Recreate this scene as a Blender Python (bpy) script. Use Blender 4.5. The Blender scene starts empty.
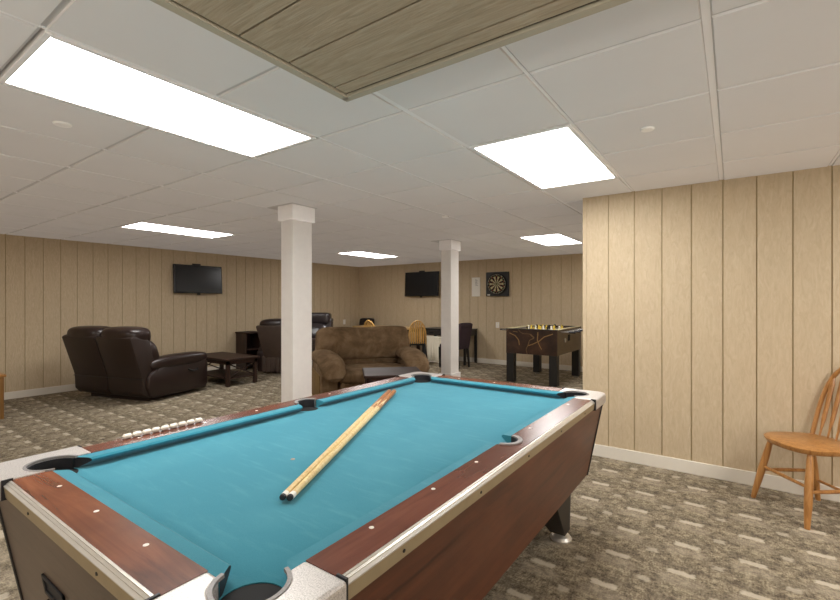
import bpy, bmesh, math, random
from mathutils import Vector, Matrix
random.seed(7)
C = bpy.context.scene.collection
PI = math.pi
S = bpy.context.scene

# ------------------------------------------------------------------ camera numbers
F, PSI, Y0, HC = 444.65, 0.6129, 301.44, 1.3452
H = 2.268                      # ceiling height
LW, RW, BW = -8.14, 4.065, 8.75
CELL = 0.6096
GX, GY = -0.0701, 1.1024       # a ceiling-grid crossing

# ------------------------------------------------------------------ materials
def lin(h):
    h = h.lstrip('#')
    out = []
    for i in (0, 2, 4):
        v = int(h[i:i+2], 16) / 255
        out.append(v / 12.92 if v <= 0.04045 else ((v + 0.055) / 1.055) ** 2.4)
    return (*out, 1)

class N:
    """small node-tree helper"""
    def __init__(self, name):
        self.m = bpy.data.materials.new(name)
        self.m.use_nodes = True
        self.t = self.m.node_tree
        self.b = self.t.nodes['Principled BSDF']
    def n(self, kind, **kw):
        nd = self.t.nodes.new(kind)
        for k, v in kw.items():
            if hasattr(nd, k): setattr(nd, k, v)
        return nd
    def link(self, a, b): self.t.links.new(a, b)
    def coords(self, scale=(1, 1, 1), rot=(0, 0, 0)):
        tc = self.n('ShaderNodeTexCoord'); mp = self.n('ShaderNodeMapping')
        mp.inputs['Scale'].default_value = scale; mp.inputs['Rotation'].default_value = rot
        self.link(tc.outputs['Object'], mp.inputs['Vector'])
        return mp.outputs['Vector']
    def noise(self, vec, scale, detail=4, rough=0.6, dist=0.0):
        nd = self.n('ShaderNodeTexNoise')
        nd.inputs['Scale'].default_value = scale; nd.inputs['Detail'].default_value = detail
        nd.inputs['Roughness'].default_value = rough; nd.inputs['Distortion'].default_value = dist
        self.link(vec, nd.inputs['Vector'])
        return nd.outputs['Fac']
    def ramp(self, fac, stops):
        r = self.n('ShaderNodeValToRGB')
        e = r.color_ramp.elements
        while len(e) < len(stops): e.new(0.5)
        for i, (p, c) in enumerate(stops):
            e[i].position = p; e[i].color = lin(c) if isinstance(c, str) else (c, c, c, 1)
        self.link(fac, r.inputs['Fac'])
        return r.outputs['Color']
    def mix(self, fac, a, b, mode='MIX'):
        x = self.n('ShaderNodeMix', data_type='RGBA', blend_type=mode)
        for sock, v in ((x.inputs[0], fac), (x.inputs[6], a), (x.inputs[7], b)):
            if isinstance(v, (int, float)): sock.default_value = v
            elif isinstance(v, str): sock.default_value = lin(v)
            else: self.link(v, sock)
        return x.outputs[2]
    def math(self, op, a, b=None, c=None):
        x = self.n('ShaderNodeMath', operation=op)
        for i, v in enumerate((a, b, c)):
            if v is None: continue
            if isinstance(v, (int, float)): x.inputs[i].default_value = v
            else: self.link(v, x.inputs[i])
        return x.outputs[0]
    def bump(self, h, strength=0.3, dist=0.01):
        bp = self.n('ShaderNodeBump')
        bp.inputs['Strength'].default_value = strength; bp.inputs['Distance'].default_value = dist
        self.link(h, bp.inputs['Height']); self.link(bp.outputs['Normal'], self.b.inputs['Normal'])
    def set(self, color=None, rough=None, metal=None, spec=None):
        if color is not None:
            if isinstance(color, str): self.b.inputs['Base Color'].default_value = lin(color)
            else: self.link(color, self.b.inputs['Base Color'])
        if rough is not None: self.b.inputs['Roughness'].default_value = rough
        if metal is not None: self.b.inputs['Metallic'].default_value = metal
        if spec is not None: self.b.inputs['Specular IOR Level'].default_value = spec
        return self.m

def plain(name, col, rough=0.5, metal=0.0, spec=0.5, var=0.12, scale=8, bump=0.0, bscale=60):
    k = N(name); v = k.coords()
    f = k.noise(v, scale)
    base = k.mix(k.math('MULTIPLY', f, var * 2), col, '#000000')
    k.set(base, rough, metal, spec)
    if bump: k.bump(k.noise(v, bscale, 3), bump, 0.004)
    return k.m

def wood(name, dark, mid, light, axis='X', rough=0.35, fine=1.0, blotch=0.5, spec=0.5):
    k = N(name)
    s = {'X': (1.2, 14, 14), 'Y': (14, 1.2, 14), 'Z': (14, 14, 1.2)}[axis]
    v = k.coords(tuple(q * fine for q in s))
    g = k.noise(v, 2.2, 6, 0.65, 0.6)
    col = k.ramp(g, [(0.28, dark), (0.5, mid), (0.72, light)])
    f2 = k.noise(k.coords((1, 1, 1)), 4.5, 3, 0.5)
    col = k.mix(k.math('MULTIPLY', k.ramp(f2, [(0.4, 0.0), (0.75, 1.0)]), blotch), col, dark)
    k.set(col, rough, 0, spec)
    k.bump(g, 0.06, 0.002)
    return k.m

M = {}
def carpet():
    k = N('carpet')
    tc = k.n('ShaderNodeTexCoord')
    wob = k.n('ShaderNodeTexNoise'); wob.inputs['Scale'].default_value = 45; wob.inputs['Detail'].default_value = 2
    k.link(tc.outputs['Object'], wob.inputs['Vector'])
    vm = k.n('ShaderNodeVectorMath', operation='MULTIPLY_ADD')
    k.link(wob.outputs['Color'], vm.inputs[0]); vm.inputs[1].default_value = (0.035, 0.03, 0); 
    k.link(tc.outputs['Object'], vm.inputs[2])
    sp = k.n('ShaderNodeSeparateXYZ'); k.link(vm.outputs[0], sp.inputs[0])
    x, y = sp.outputs[0], sp.outputs[1]
    px, py = 0.2955, 0.3045
    def cell(v, off, p):
        t = k.math('DIVIDE', k.math('SUBTRACT', v, off), p)
        return k.math('ABSOLUTE', k.math('MULTIPLY', k.math('SUBTRACT', k.math('FRACT', k.math('ADD', t, 0.5)), 0.5), p))
    def rect(ox, oy, hw, hh, soft=0.008):
        a = cell(x, ox, px); b = cell(y, oy, py)
        ma = k.n('ShaderNodeMapRange', interpolation_type='SMOOTHSTEP'); mb = k.n('ShaderNodeMapRange', interpolation_type='SMOOTHSTEP')
        for m_, v_, h_ in ((ma, a, hw), (mb, b, hh)):
            m_.inputs['From Min'].default_value = h_ - soft; m_.inputs['From Max'].default_value = h_ + soft
            m_.inputs['To Min'].default_value = 1; m_.inputs['To Max'].default_value = 0
            k.link(v_, m_.inputs['Value'])
        return k.math('MULTIPLY', ma.outputs[0], mb.outputs[0])
    big = rect(-0.19, 3.468, 0.058, 0.02)
    small = rect(-0.19 + px / 2, 3.32, 0.026, 0.02)
    halo = rect(-0.19, 3.468 + 0.055, 0.115, 0.03, 0.03)
    halo2 = rect(-0.19 + px / 2, 3.32 + 0.03, 0.07, 0.06, 0.03)
    halo3 = rect(-0.19, 3.468 - 0.075, 0.09, 0.04, 0.03)
    # crosshatch body of the pile
    v = tc.outputs['Object']
    mp = k.n('ShaderNodeMapping'); mp.inputs['Scale'].default_value = (1, 3.2, 1); k.link(v, mp.inputs['Vector'])
    mp2 = k.n('ShaderNodeMapping'); mp2.inputs['Scale'].default_value = (3.2, 1, 1); k.link(v, mp2.inputs['Vector'])
    n1 = k.noise(mp.outputs[0], 38, 4, 0.7); n2 = k.noise(mp2.outputs[0], 38, 4, 0.7); n3 = k.noise(v, 24, 3, 0.6)
    body = k.math('ADD', k.math('MULTIPLY', k.math('ADD', n1, n2), 0.33), k.math('MULTIPLY', n3, 0.34))
    col = k.ramp(body, [(0.38, '#453d33'), (0.47, '#776c5b'), (0.54, '#9b8f79'), (0.64, '#bfb49c')])
    col = k.mix(k.math('MULTIPLY', halo, 0.4), col, '#50463e')
    col = k.mix(k.math('MULTIPLY', halo2, 0.3), col, '#544a41')
    col = k.mix(k.math('MULTIPLY', halo3, 0.4), col, '#a89c8a')
    col = k.mix(k.math('MULTIPLY', k.math('MAXIMUM', big, k.math('MULTIPLY', small, 0.7)), 0.72), col, '#cdc2ae')
    k.set(col, 0.95, 0, 0.1)
    k.bump(k.noise(v, 260, 2), 0.5, 0.004)
    return k.m
M['carpet'] = carpet()

def panel_mat(name, a, b, c, sc=(5, 5, 1.3)):
    k = N(name)
    v = k.coords(sc)
    g = k.noise(v, 7.0, 5, 0.6, 1.6)
    v2 = k.coords((1.0, 1.0, 0.5))
    g2 = k.noise(v2, 3.0, 3)
    col = k.ramp(g, [(0.3, a), (0.5, b), (0.7, c)])
    col = k.mix(k.math('MULTIPLY', g2, 0.12), col, a)
    k.set(col, 0.62, 0, 0.3)
    k.bump(g, 0.45, 0.006)
    return k.m
M['panel'] = panel_mat('painted_panelling', '#bba88a', '#c3b093', '#cab89c')
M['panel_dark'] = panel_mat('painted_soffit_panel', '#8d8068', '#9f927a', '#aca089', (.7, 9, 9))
M['groove'] = plain('panel_groove', '#b5a27a', 0.8)
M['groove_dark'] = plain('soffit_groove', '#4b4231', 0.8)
M['tile'] = plain('ceiling_tile', '#dedbd6', 0.9, 0, 0.2, var=0.03, scale=3, bump=0.08, bscale=240)
M['grid'] = plain('ceiling_grid', '#bdb9b3', 0.5, var=0.02)
M['white_trim'] = plain('white_trim_paint', '#e4ddd0', 0.45, var=0.05, bump=0.05)
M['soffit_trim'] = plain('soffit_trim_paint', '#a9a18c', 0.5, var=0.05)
M['column'] = plain('white_column_paint', '#f3efec', 0.5, var=0.06, scale=12, bump=0.12, bscale=40)
M['fix'] = plain('fixture_white', '#e8e6e2', 0.4, var=0.02)
M['white_plastic'] = plain('white_plastic', '#eeeae2', 0.35, var=0.02)
def emis(name, strength):
    k = N(name)
    k.set('#ffffff', 0.5)
    k.b.inputs['Emission Color'].default_value = (1.0, 0.985, 0.96, 1)
    k.b.inputs['Emission Strength'].default_value = strength
    return k.m
M['diffuser'] = emis('lit_diffuser', 16.5)

def felt():
    k = N('teal_felt'); v = k.coords()
    n1 = k.noise(v, 420, 2); n2 = k.noise(v, 3, 4, 0.6); 
    n3 = k.noise(k.coords((2, 14, 1), (0, 0, 0.6)), 3, 3)
    col = k.ramp(n1, [(0.3, '#2b798c'), (0.7, '#37879a')])
    col = k.mix(k.math('MULTIPLY', k.ramp(n2, [(0.45, 0.0), (0.8, 1.0)]), 0.18), col, '#69b4c2')
    col = k.mix(k.math('MULTIPLY', k.ramp(n3, [(0.55, 0.0), (0.8, 1.0)]), 0.16), col, '#7bbdc8')
    k.set(col, 0.9, 0, 0.15)
    k.b.inputs['Sheen Weight'].default_value = 0.15
    k.bump(n1, 0.08, 0.002)
    return k.m
M['felt'] = felt()
M['cherry_x'] = wood('cherry_laminate_x', '#4a2717', '#7a452b', '#8f5638', 'X', 0.27, 0.8, 0.6)
M['cherry_y'] = wood('cherry_laminate_y', '#402117', '#683828', '#7a4734', 'Y', 0.24, 0.8, 0.6)
M['cabinet'] = wood('cabinet_cherry', '#3a1f14', '#5c3220', '#6a3e29', 'Y', 0.38, 0.6, 0.45)
M['cabinet_end'] = wood('cabinet_cherry_end', '#40322a', '#5a4a3f', '#665549', 'X', 0.36, 0.6, 0.3)
M['alu'] = plain('aluminium_trim', '#e2ddd5', 0.33, 0.6, var=0.08, scale=25)
M['alu_face'] = plain('aluminium_trim_face', '#b9a98a', 0.42, 0.55, var=0.12, scale=18)
def speckle():
    k = N('cast_corner_metal'); v = k.coords()
    n1 = k.noise(v, 320, 3, 0.7)
    k.set(k.ramp(n1, [(0.35, '#a9a4a0'), (0.5, '#cfcac6'), (0.7, '#e2ddd9')]), 0.38, 0.45)
    return k.m
M['cast'] = speckle()
M['lip'] = plain('grey_pocket_lip', '#a09c9a', 0.5, 0.2, var=0.25, scale=200)
M['black_rubber'] = plain('black_rubber', '#1d1d22', 0.55, var=0.1)
M['black'] = plain('black_paint', '#1c1b1b', 0.4, var=0.1)
M['black_deep'] = plain('black_hollow', '#0b0b0c', 0.8)
M['leg_dark'] = plain('dark_leg', '#2c2723', 0.5, var=0.1)
M['maple'] = wood('pale_maple', '#c9a86c', '#dcc38c', '#e6d2a4', 'Z', 0.3, 2.0, 0.1)
M['butt'] = wood('cue_butt_wood', '#5a2c12', '#a8662c', '#d99a4a', 'Z', 0.3, 2.0, 0.3)
M['leather'] = plain('dark_brown_leather', '#2b1c19', 0.33, 0, 0.55, var=0.2, scale=6, bump=0.15, bscale=90)
M['leather_back'] = plain('dark_brown_leather_back', '#2d201c', 0.42, 0, 0.5, var=0.15, scale=5, bump=0.12, bscale=90)
M['leather_gloss'] = plain('glossy_dark_leather', '#3a3234', 0.22, 0, 0.7, var=0.2, scale=5, bump=0.1, bscale=40)
M['taupe'] = plain('taupe_leather', '#54453c', 0.5, 0, 0.4, var=0.2, scale=6, bump=0.15, bscale=90)
def suede_mat():
    k = N('brown_suede'); v = k.coords()
    n1 = k.noise(v, 5, 5, 0.65, 0.4); n2 = k.noise(v, 120, 3)
    k.set(k.ramp(n1, [(0.3, '#574632'), (0.5, '#705b44'), (0.7, '#887259')]), 0.95, 0, 0.15)
    k.bump(n2, 0.3, 0.004)
    return k.m
M['suede'] = suede_mat()
M['suede_side'] = plain('tan_suede_side', '#8f7550', 0.95, 0, 0.1, var=0.3, scale=14, bump=0.2)
M['espresso'] = wood('espresso_wood', '#1f1310', '#33211a', '#402a20', 'X', 0.5, 1.0, 0.3, 0.3)
M['espresso_z'] = wood('espresso_wood_upright', '#1f1310', '#33211a', '#402a20', 'Z', 0.35, 1.0, 0.3)
M['oak'] = wood('honey_oak', '#7a5228', '#a5763f', '#b6874e', 'X', 0.33, 1.3, 0.25)
M['oak_z'] = wood('honey_oak_upright', '#8a5a2c', '#b07c45', '#c29058', 'Z', 0.3, 1.3, 0.2)
M['oak_light'] = wood('light_oak', '#bf8c46', '#d6a860', '#e2bb78', 'Z', 0.35, 1.3, 0.2)
M['oak_dark'] = wood('brown_oak', '#5f4019', '#815a2a', '#916a38', 'Z', 0.4, 1.0, 0.3)
M['oak_top'] = wood('pale_table_top', '#9c7a4c', '#c2a06c', '#d0b07e', 'X', 0.35, 0.8, 0.2)
M['screen'] = plain('dark_screen', '#17181b', 0.25, 0, 0.5, var=0.05)
M['bezel'] = plain('black_bezel', '#131314', 0.35, 0, 0.5, var=0.05)
M['purple'] = plain('plum_fabric', '#4b3d43', 0.9, 0, 0.2, var=0.2, scale=30, bump=0.2)
M['charcoal'] = plain('charcoal_fabric', '#35302f', 0.85, 0, 0.2, var=0.2, scale=30)
M['cream'] = plain('cream_paint', '#efe6d2', 0.6, var=0.06)
M['paper'] = plain('white_board', '#e9e4da', 0.6, var=0.03)
M['grey_print'] = plain('grey_print', '#aaa6a2', 0.7, var=0.2, scale=120)
M['cream_sector'] = plain('cream_sisal', '#cdbf97', 0.9, var=0.1)
M['black_sector'] = plain('black_sisal', '#1b1917', 0.9, var=0.1)
M['red_sector'] = plain('red_sisal', '#8c2f22', 0.9, var=0.1)
M['green_sector'] = plain('green_sisal', '#2f6138', 0.9, var=0.1)
M['wire'] = plain('steel_wire', '#b9b6b0', 0.3, 0.9, var=0.05)
M['chrome'] = plain('chrome_rod', '#c9c9c9', 0.18, 1.0, var=0.02)
M['yellow'] = plain('yellow_plastic', '#e0c04a', 0.4, var=0.05)
M['field'] = plain('pale_field', '#dcd7a6', 0.5, var=0.08)
M['rim'] = plain('pale_rim', '#cbbf98', 0.4, var=0.1)
M['bead'] = plain('ivory_bead', '#efe9dd', 0.3, var=0.03)
def marble():
    k = N('brown_marble_laminate'); v = k.coords()
    def vein(scale, dist, w):
        n1 = k.noise(v, scale, 3, 0.5, dist)
        return k.math('LESS_THAN', k.math('ABSOLUTE', k.math('SUBTRACT', n1, 0.5)), w)
    base = k.ramp(k.noise(v, 5, 5, 0.6), [(0.3, '#24160f'), (0.55, '#3a251a'), (0.75, '#553a28')])
    vs = k.math('MULTIPLY', vein(1.6, 0.6, 0.006), 0.45)
    k.set(k.mix(k.math('MULTIPLY', vs, 0.75), base, '#b28d5e'), 0.35)
    return k.m
M['marble'] = marble()
M['foos_side'] = plain('olive_brown_laminate', '#6d5a41', 0.4, var=0.25, scale=9)

# ------------------------------------------------------------------ mesh helpers
def BM(): return bmesh.new()
def box(bm, x0, x1, y0, y1, z0, z1, bev=0.0, seg=2, mi=0):
    t = bmesh.new()
    bmesh.ops.create_cube(t, size=1)
    for v in t.verts:
        v.co = Vector(((x0 + x1) / 2 + v.co.x * (x1 - x0), (y0 + y1) / 2 + v.co.y * (y1 - y0), (z0 + z1) / 2 + v.co.z * (z1 - z0)))
    if bev: bmesh.ops.bevel(t, geom=list(t.edges), offset=bev, segments=seg, profile=0.5, affect='EDGES')
    merge(bm, t, mi)
def merge(bm, t, mi=0, mat=None):
    if mat is not None: bmesh.ops.transform(t, matrix=mat, verts=t.verts)
    mp = {v: bm.verts.new(v.co) for v in t.verts}
    for f in t.faces:
        try:
            nf = bm.faces.new([mp[v] for v in f.verts]); nf.material_index = mi or f.material_index
        except ValueError: pass
    t.free()
def hexa(bm, bot, top, bev=0.0, mi=0):
    t = bmesh.new()
    b = [t.verts.new(p) for p in bot]; u = [t.verts.new(p) for p in top]
    n = len(b)
    t.faces.new(b[::-1]); t.faces.new(u)
    for i in range(n): t.faces.new((b[i], b[(i+1) % n], u[(i+1) % n], u[i]))
    bmesh.ops.recalc_face_normals(t, faces=t.faces)
    if bev: bmesh.ops.bevel(t, geom=list(t.edges), offset=bev, segments=2, profile=0.5, affect='EDGES')
    merge(bm, t, mi)
def rect4(x0, x1, y0, y1, z): return [(x0, y0, z), (x1, y0, z), (x1, y1, z), (x0, y1, z)]
def prism(bm, pts, z0, z1, bev=0.0, mi=0):
    hexa(bm, [(p[0], p[1], z0) for p in pts], [(p[0], p[1], z1) for p in pts], bev, mi)
def tube(bm, pts, rad, seg=10, cap=True, mi=0, flat=(1, 1)):
    pts = [Vector(p) for p in pts]
    if isinstance(rad, (int, float)): rad = [rad] * len(pts)
    rings = []
    up = None
    for i, p in enumerate(pts):
        d = (pts[min(i+1, len(pts)-1)] - pts[max(i-1, 0)]).normalized()
        if up is None:
            a = Vector((0, 0, 1)) if abs(d.z) < 0.9 else Vector((1, 0, 0))
            up = d.cross(a).normalized()
        else:
            up = (up - d * up.dot(d)).normalized()
        w = d.cross(up).normalized()
        rings.append([bm.verts.new(p + (up * math.cos(2*PI*k/seg) * flat[0] + w * math.sin(2*PI*k/seg) * flat[1]) * rad[i]) for k in range(seg)])
    for a, b in zip(rings, rings[1:]):
        for k in range(seg):
            f = bm.faces.new((a[k], a[(k+1) % seg], b[(k+1) % seg], b[k])); f.material_index = mi
    if cap:
        for r in (rings[0], rings[-1]):
            f = bm.faces.new(r); f.material_index = mi
def lathe(bm, prof, c=(0, 0, 0), seg=20, mi=0):
    rings = []
    for r, z in prof:
        rings.append([bm.verts.new((c[0] + r * math.cos(2*PI*k/seg), c[1] + r * math.sin(2*PI*k/seg), c[2] + z)) for k in range(seg)])
    for a, b in zip(rings, rings[1:]):
        for k in range(seg):
            f = bm.faces.new((a[k], a[(k+1) % seg], b[(k+1) % seg], b[k])); f.material_index = mi
    for r in (rings[0], rings[-1]):
        if prof[0][0] > 1e-6: 
            f = bm.faces.new(r); f.material_index = mi
def pillow(bm, x0, x1, y0, y1, z0, z1, e=4.0, div=10, fn=None, mat=None):
    """soft, puffed box: a superellipsoid"""
    t = bmesh.new()
    bmesh.ops.create_cube(t, size=2)
    bmesh.ops.subdivide_edges(t, edges=list(t.edges), cuts=div, use_grid_fill=True)
    cx, cy, cz = (x0+x1)/2, (y0+y1)/2, (z0+z1)/2
    for v in t.verts:
        p = v.co
        s = (abs(p.x)**e + abs(p.y)**e + abs(p.z)**e) ** (1/e)
        q = p / s
        if fn: q = fn(q)
        v.co = Vector((cx + q.x*(x1-x0)/2, cy + q.y*(y1-y0)/2, cz + q.z*(z1-z0)/2))
    merge(bm, t, 0, mat)
def obj(name, bm, mat, parent=None, smooth=35, mats=None):
    me = bpy.data.meshes.new(name)
    bmesh.ops.recalc_face_normals(bm, faces=bm.faces)
    bm.to_mesh(me); bm.free()
    me.materials.append(M[mat] if isinstance(mat, str) else mat)
    for q in (mats or []): me.materials.append(M[q])
    if smooth:
        for p in me.polygons: p.use_smooth = True
        me.set_sharp_from_angle(angle=math.radians(smooth))
    o = bpy.data.objects.new(name, me)
    C.objects.link(o)
    if parent is not None: o.parent = parent
    return o
def thing(name, label, cat, loc=(0, 0, 0), rot=0.0, group=None):
    o = bpy.data.objects.new(name, None)
    o.empty_display_size = 0.05
    C.objects.link(o); o.location = loc; o.rotation_euler = (0, 0, rot)
    o['label'] = label; o['category'] = cat
    if group: o['group'] = group
    return o
def tag(o, label, cat, group=None):
    o['label'] = label; o['category'] = cat
    if group: o['group'] = group
    return o
def struct(name, bm, mat, parent=None, smooth=0, mats=None):
    o = obj(name, bm, mat, parent, smooth, mats)
    o['kind'] = 'structure'
    return o
def face_rot(fx, fy): return math.atan2(fx, -fy)   # local -Y looks along (fx, fy)
def dup(root, name, label, loc, rot, group=None):
    r = root.copy(); C.objects.link(r); r.location = loc; r.rotation_euler = (0, 0, rot); r['label'] = label
    if group: r['group'] = group
    for ch in list(root.children):
        c = ch.copy(); C.objects.link(c); c.parent = r
        for g in list(ch.children):
            d = g.copy(); C.objects.link(d); d.parent = c
    return r

# ------------------------------------------------------------------ room shell
XR, YF = 3.2, -3.2      # unseen side and rear of the room
bm = BM(); box(bm, LW - .1, XR + .1, YF - .1, BW + .1, -.1, 0); struct('floor', bm, 'carpet')

def panel_wall(name, axis, at, a0, a1, ph, sign):
    """vertical boards with recessed grooves; axis 'X': wall runs along X at y=at, sign = inward direction"""
    bm = BM()
    th, g, d = 0.08, 0.008, 0.007
    def bx(u0, u1, v0, v1, mi):
        lo, hi = sorted((at - sign * v0, at - sign * v1))
        if axis == 'X': box(bm, u0, u1, lo, hi, 0, H + .02, mi=mi)
        else: box(bm, lo, hi, u0, u1, 0, H + .02, mi=mi)
    bx(a0, a1, d, th, 1)
    u = ph + math.floor((a0 - ph) / 0.2034) * 0.2034
    while u < a1:
        s, e = max(u + g/2, a0), min(u + 0.2034 - g/2, a1)
        if e - s > 0.004: bx(s, e, 0, d + .001, 0)
        u += 0.2034
    return struct(name, bm, 'panel', mats=['groove'])
RX = -1.085     # free end of the right-hand wall
panel_wall('wall_right', 'X', RW, RX + .03, XR, -0.874, -1)
panel_wall('wall_left', 'Y', LW, YF, BW, 1.714, 1)
panel_wall('wall_back', 'X', BW, LW, RX + .1, -3.775, -1)
panel_wall('wall_return', 'Y', RX, RW + .002, BW, 4.2, -1)
panel_wall('wall_front', 'X', YF, LW, XR, 0, 1)
panel_wall('wall_side', 'Y', XR, YF, RW, 0, -1)
bm = BM(); box(bm, RX - .004, RX + .03, RW - .006, RW + .03, 0, H); struct('trim_1', bm, 'white_trim'.replace('white_trim', 'panel'))

def baseboard(name, x0, x1, y0, y1):
    bm = BM(); box(bm, x0, x1, y0, y1, 0, .1, bev=.004); struct(name, bm, 'white_trim')
baseboard('baseboard_right', RX - .004, XR, RW - .016, RW)
baseboard('baseboard_left', LW, LW + .014, YF, BW)
baseboard('baseboard_back', LW, RX, BW - .014, BW)
baseboard('baseboard_return', RX - .014, RX, RW, BW)

# ceiling: tegular lay-in tiles hanging a little below a white grid
lights_cells = {}
def grid_x(i): return GX + i * CELL
def grid_y(j): return GY + j * CELL
fixtures = [(-4, -1), (-2, 2), (-10, 2), (-10, 8), (-4, 8)]
for n_, (i, j) in enumerate(fixtures):
    lights_cells[(i, j)] = lights_cells[(i, j + 1)] = True
bm = BM()
# backing plane with the fixture openings left out
def skip(i, j): return (i, j) in lights_cells
for i in range(-14, 6):
    for j in range(-8, 13):
        x0, x1, y0, y1 = grid_x(i), grid_x(i + 1), grid_y(j), grid_y(j + 1)
        if x1 < LW or y1 < YF or x0 > XR or y0 > BW: continue
        if skip(i, j): continue
        box(bm, x0, x1, y0, y1, H + .002, H + .03, mi=1)
        gx = .014 if i % 2 == 0 else .009
        gx2 = .014 if (i + 1) % 2 == 0 else .009
        hexa(bm, rect4(x0 + gx + .004, x1 - gx2 - .004, y0 + .012, y1 - .012, H - .006), rect4(x0 + gx, x1 - gx2, y0 + .008, y1 - .008, H + .004))
ceil = struct('ceiling', bm, 'tile', mats=['grid'])
bm = BM()
for i in range(-13, 6):
    w = .012 if i % 2 == 0 else .007
    runs = [(YF, BW)]
    for (fi, fj) in fixtures: pass
    box(bm, grid_x(i) - w, grid_x(i) + w, YF, BW, H - .002, H + .003)
g = struct('trim_2', bm, 'fix')
bm = BM(); box(bm, LW - .1, XR + .1, YF - .1, BW + .1, H + .16, H + .2); struct('ceiling_deck', bm, 'grid')

# low panelled soffit above the camera
SX, SY, SZ = -1.253, 1.277, 2.15
bm = BM()
box(bm, SX, XR, YF, SY, SZ + .008, H + .02, mi=1)
edges = [SY - .03, 1.183, .973, .787]
while edges[-1] > YF: edges.append(edges[-1] - .2045)
for a, b in zip(edges, edges[1:]): box(bm, SX + .03, XR, max(b + .004, YF), a - .004, SZ, SZ + .01)
sof = struct('ceiling_soffit', bm, 'panel_dark', mats=['groove_dark'])
bm = BM()
box(bm, SX - .012, XR, SY - .018, SY + .012, SZ - .006, SZ + .03)
box(bm, SX - .012, SX + .018, YF, SY, SZ - .006, SZ + .03)
struct('trim_3', bm, 'soffit_trim')

# ------------------------------------------------------------------ ceiling light panels
L_LABELS = ['largest and nearest ceiling light panel, above the left side of the pool table',
            'ceiling light panel between the grooved soffit and the right-hand panelled wall',
            'ceiling light panel in front of the television on the left wall',
            'small distant ceiling light panel near the far corner, right of the front column',
            'ceiling light panel in front of the dartboard, beside the end of the right wall']
for (i, j), lab in zip(fixtures, L_LABELS):
    x0, x1, y0, y1 = grid_x(i), grid_x(i + 1), grid_y(j), grid_y(j + 2)
    cx, cy = (x0 + x1) / 2, (y0 + y1) / 2
    t = thing('ceiling_light', lab, 'ceiling light', (cx, cy, H), 0, 'ceiling light panels')
    hx, hy = CELL / 2 - .008, CELL - .008
    bm = BM(); fw = .022
    box(bm, -hx, hx, -hy, -hy + fw, -.012, .05, .003); box(bm, -hx, hx, hy - fw, hy, -.012, .05, .003)
    box(bm, -hx, -hx + fw, -hy + fw, hy - fw, -.012, .05, .003); box(bm, hx - fw, hx, -hy + fw, hy - fw, -.012, .05, .003)
    box(bm, -hx, hx, -hy, hy, .05, .06)
    obj('frame', bm, 'fix', t, 0)
    bm = BM(); box(bm, -hx + fw, hx - fw, -hy + fw, hy - fw, -.006, .0)
    obj('diffuser', bm, 'diffuser', t, 0)

for (x, y, r, lab) in [(-0.37, 2.625, .034, 'round white cover plate on ceiling above the right-hand panelled wall side, nearest the right edge'),
                       (-2.83, .815, .04, 'round white cover plate on ceiling, left of the largest light'),
                       (-2.54, 4.09, .04, 'small distant round cover plate on ceiling between the two columns')]:
    bm = BM(); lathe(bm, [(r, .004), (r, -.004), (r * .9, -.008), (0, -.009)], (0, 0, 0), 24)
    o = obj('cover_plate', bm, 'white_plastic'); o.location = (x, y, H - .006)
    tag(o, lab, 'cover plate', 'ceiling cover plates')

# ------------------------------------------------------------------ columns
def column(x1, y0, label, base_h):
    w = .2; wx, wy = .172, .232
    t = thing('column', label, 'column', (x1 - wx / 2, y0 + wy / 2, 0), 0, 'white square columns')
    h, v = wx / 2, wy / 2
    bm = BM(); box(bm, -h, h, -v, v, 0, H - .012, .004); obj('shaft', bm, 'column', t, 0)
    k, q = h + .022, v + .022
    bm = BM(); box(bm, -k, k, -q, q, H - .155, H - .012, .004); obj('capital', bm, 'column', t, 0)
    bm = BM(); box(bm, -k - .14, k + .015, -q - .015, q + .015, H - .012, H - .004, .001); obj('ceiling_plate', bm, 'grid', t, 0)
    bm = BM(); box(bm, -k, k, -q, q, 0, base_h, .004); obj('base', bm, 'column', t, 0)
column(-3.375, 2.725, 'white square column nearest the pool table, left of the brown loveseat', .14)
column(-3.415, 5.65, 'white square column farther back, between the far wall television and the dartboard', .27)

# ------------------------------------------------------------------ pool table
TX0, TX1, TY0, TY1, ZT = -2.036, -.633, .383, 2.853, .791
TW, TL = TX1 - TX0, TY1 - TY0
pt = thing('pool_table', 'coin-operated pool table with teal felt, cherry wood rails and metal corners', 'pool table', ((TX0+TX1)/2, (TY0+TY1)/2, 0))
hw, hl = TW / 2, TL / 2
BED = .752
RWID = .115           # trim + wood rail
NOSE = .162           # cushion nose from the outer edge
PC, PR = .138, .070   # corner pocket centre inset and radius
SC, SR = .116, .056
SYC = .035             # side pockets sit a little beyond the middle   # side pocket
TR = .016             # metal trim width on top
# bed with cut-out pockets
def arc(cx, cy, r, a0, a1, n=14): return [(cx + r*math.cos(a0 + (a1-a0)*k/n), cy + r*math.sin(a0 + (a1-a0)*k/n)) for k in range(n + 1)]
ins = .11
out = []
def bed_outline():
    o = []
    q = math.acos((PC - ins) / PR)
    x, y = hw - ins, hl - ins
    # start lower-left corner going counter-clockwise; each pocket bulges into the bed
    def corner(cx, cy, a0, a1): return arc(cx, cy, PR, a0, a1)
    px, py = hw - PC, hl - PC
    o += corner(-px, -py, PI - q + 0 if False else math.radians(180) - q, 0 - (PI/2 - q) + 0 if False else math.radians(-90) + q)
    o += corner(px, -py, math.radians(270) - q, q)
    sq = math.acos((SC - ins) / SR)
    o += arc(hw - SC, 0, SR, -sq, -2*PI + sq, 14)
    o += corner(px, py, -q, math.radians(90) + q - 2*PI if False else math.radians(90) + q)
    o += corner(-px, py, math.radians(90) - q, math.radians(180) + q)
    o += arc(-hw + SC, 0, SR, PI - sq, -PI + sq, 14)
    return o
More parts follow.
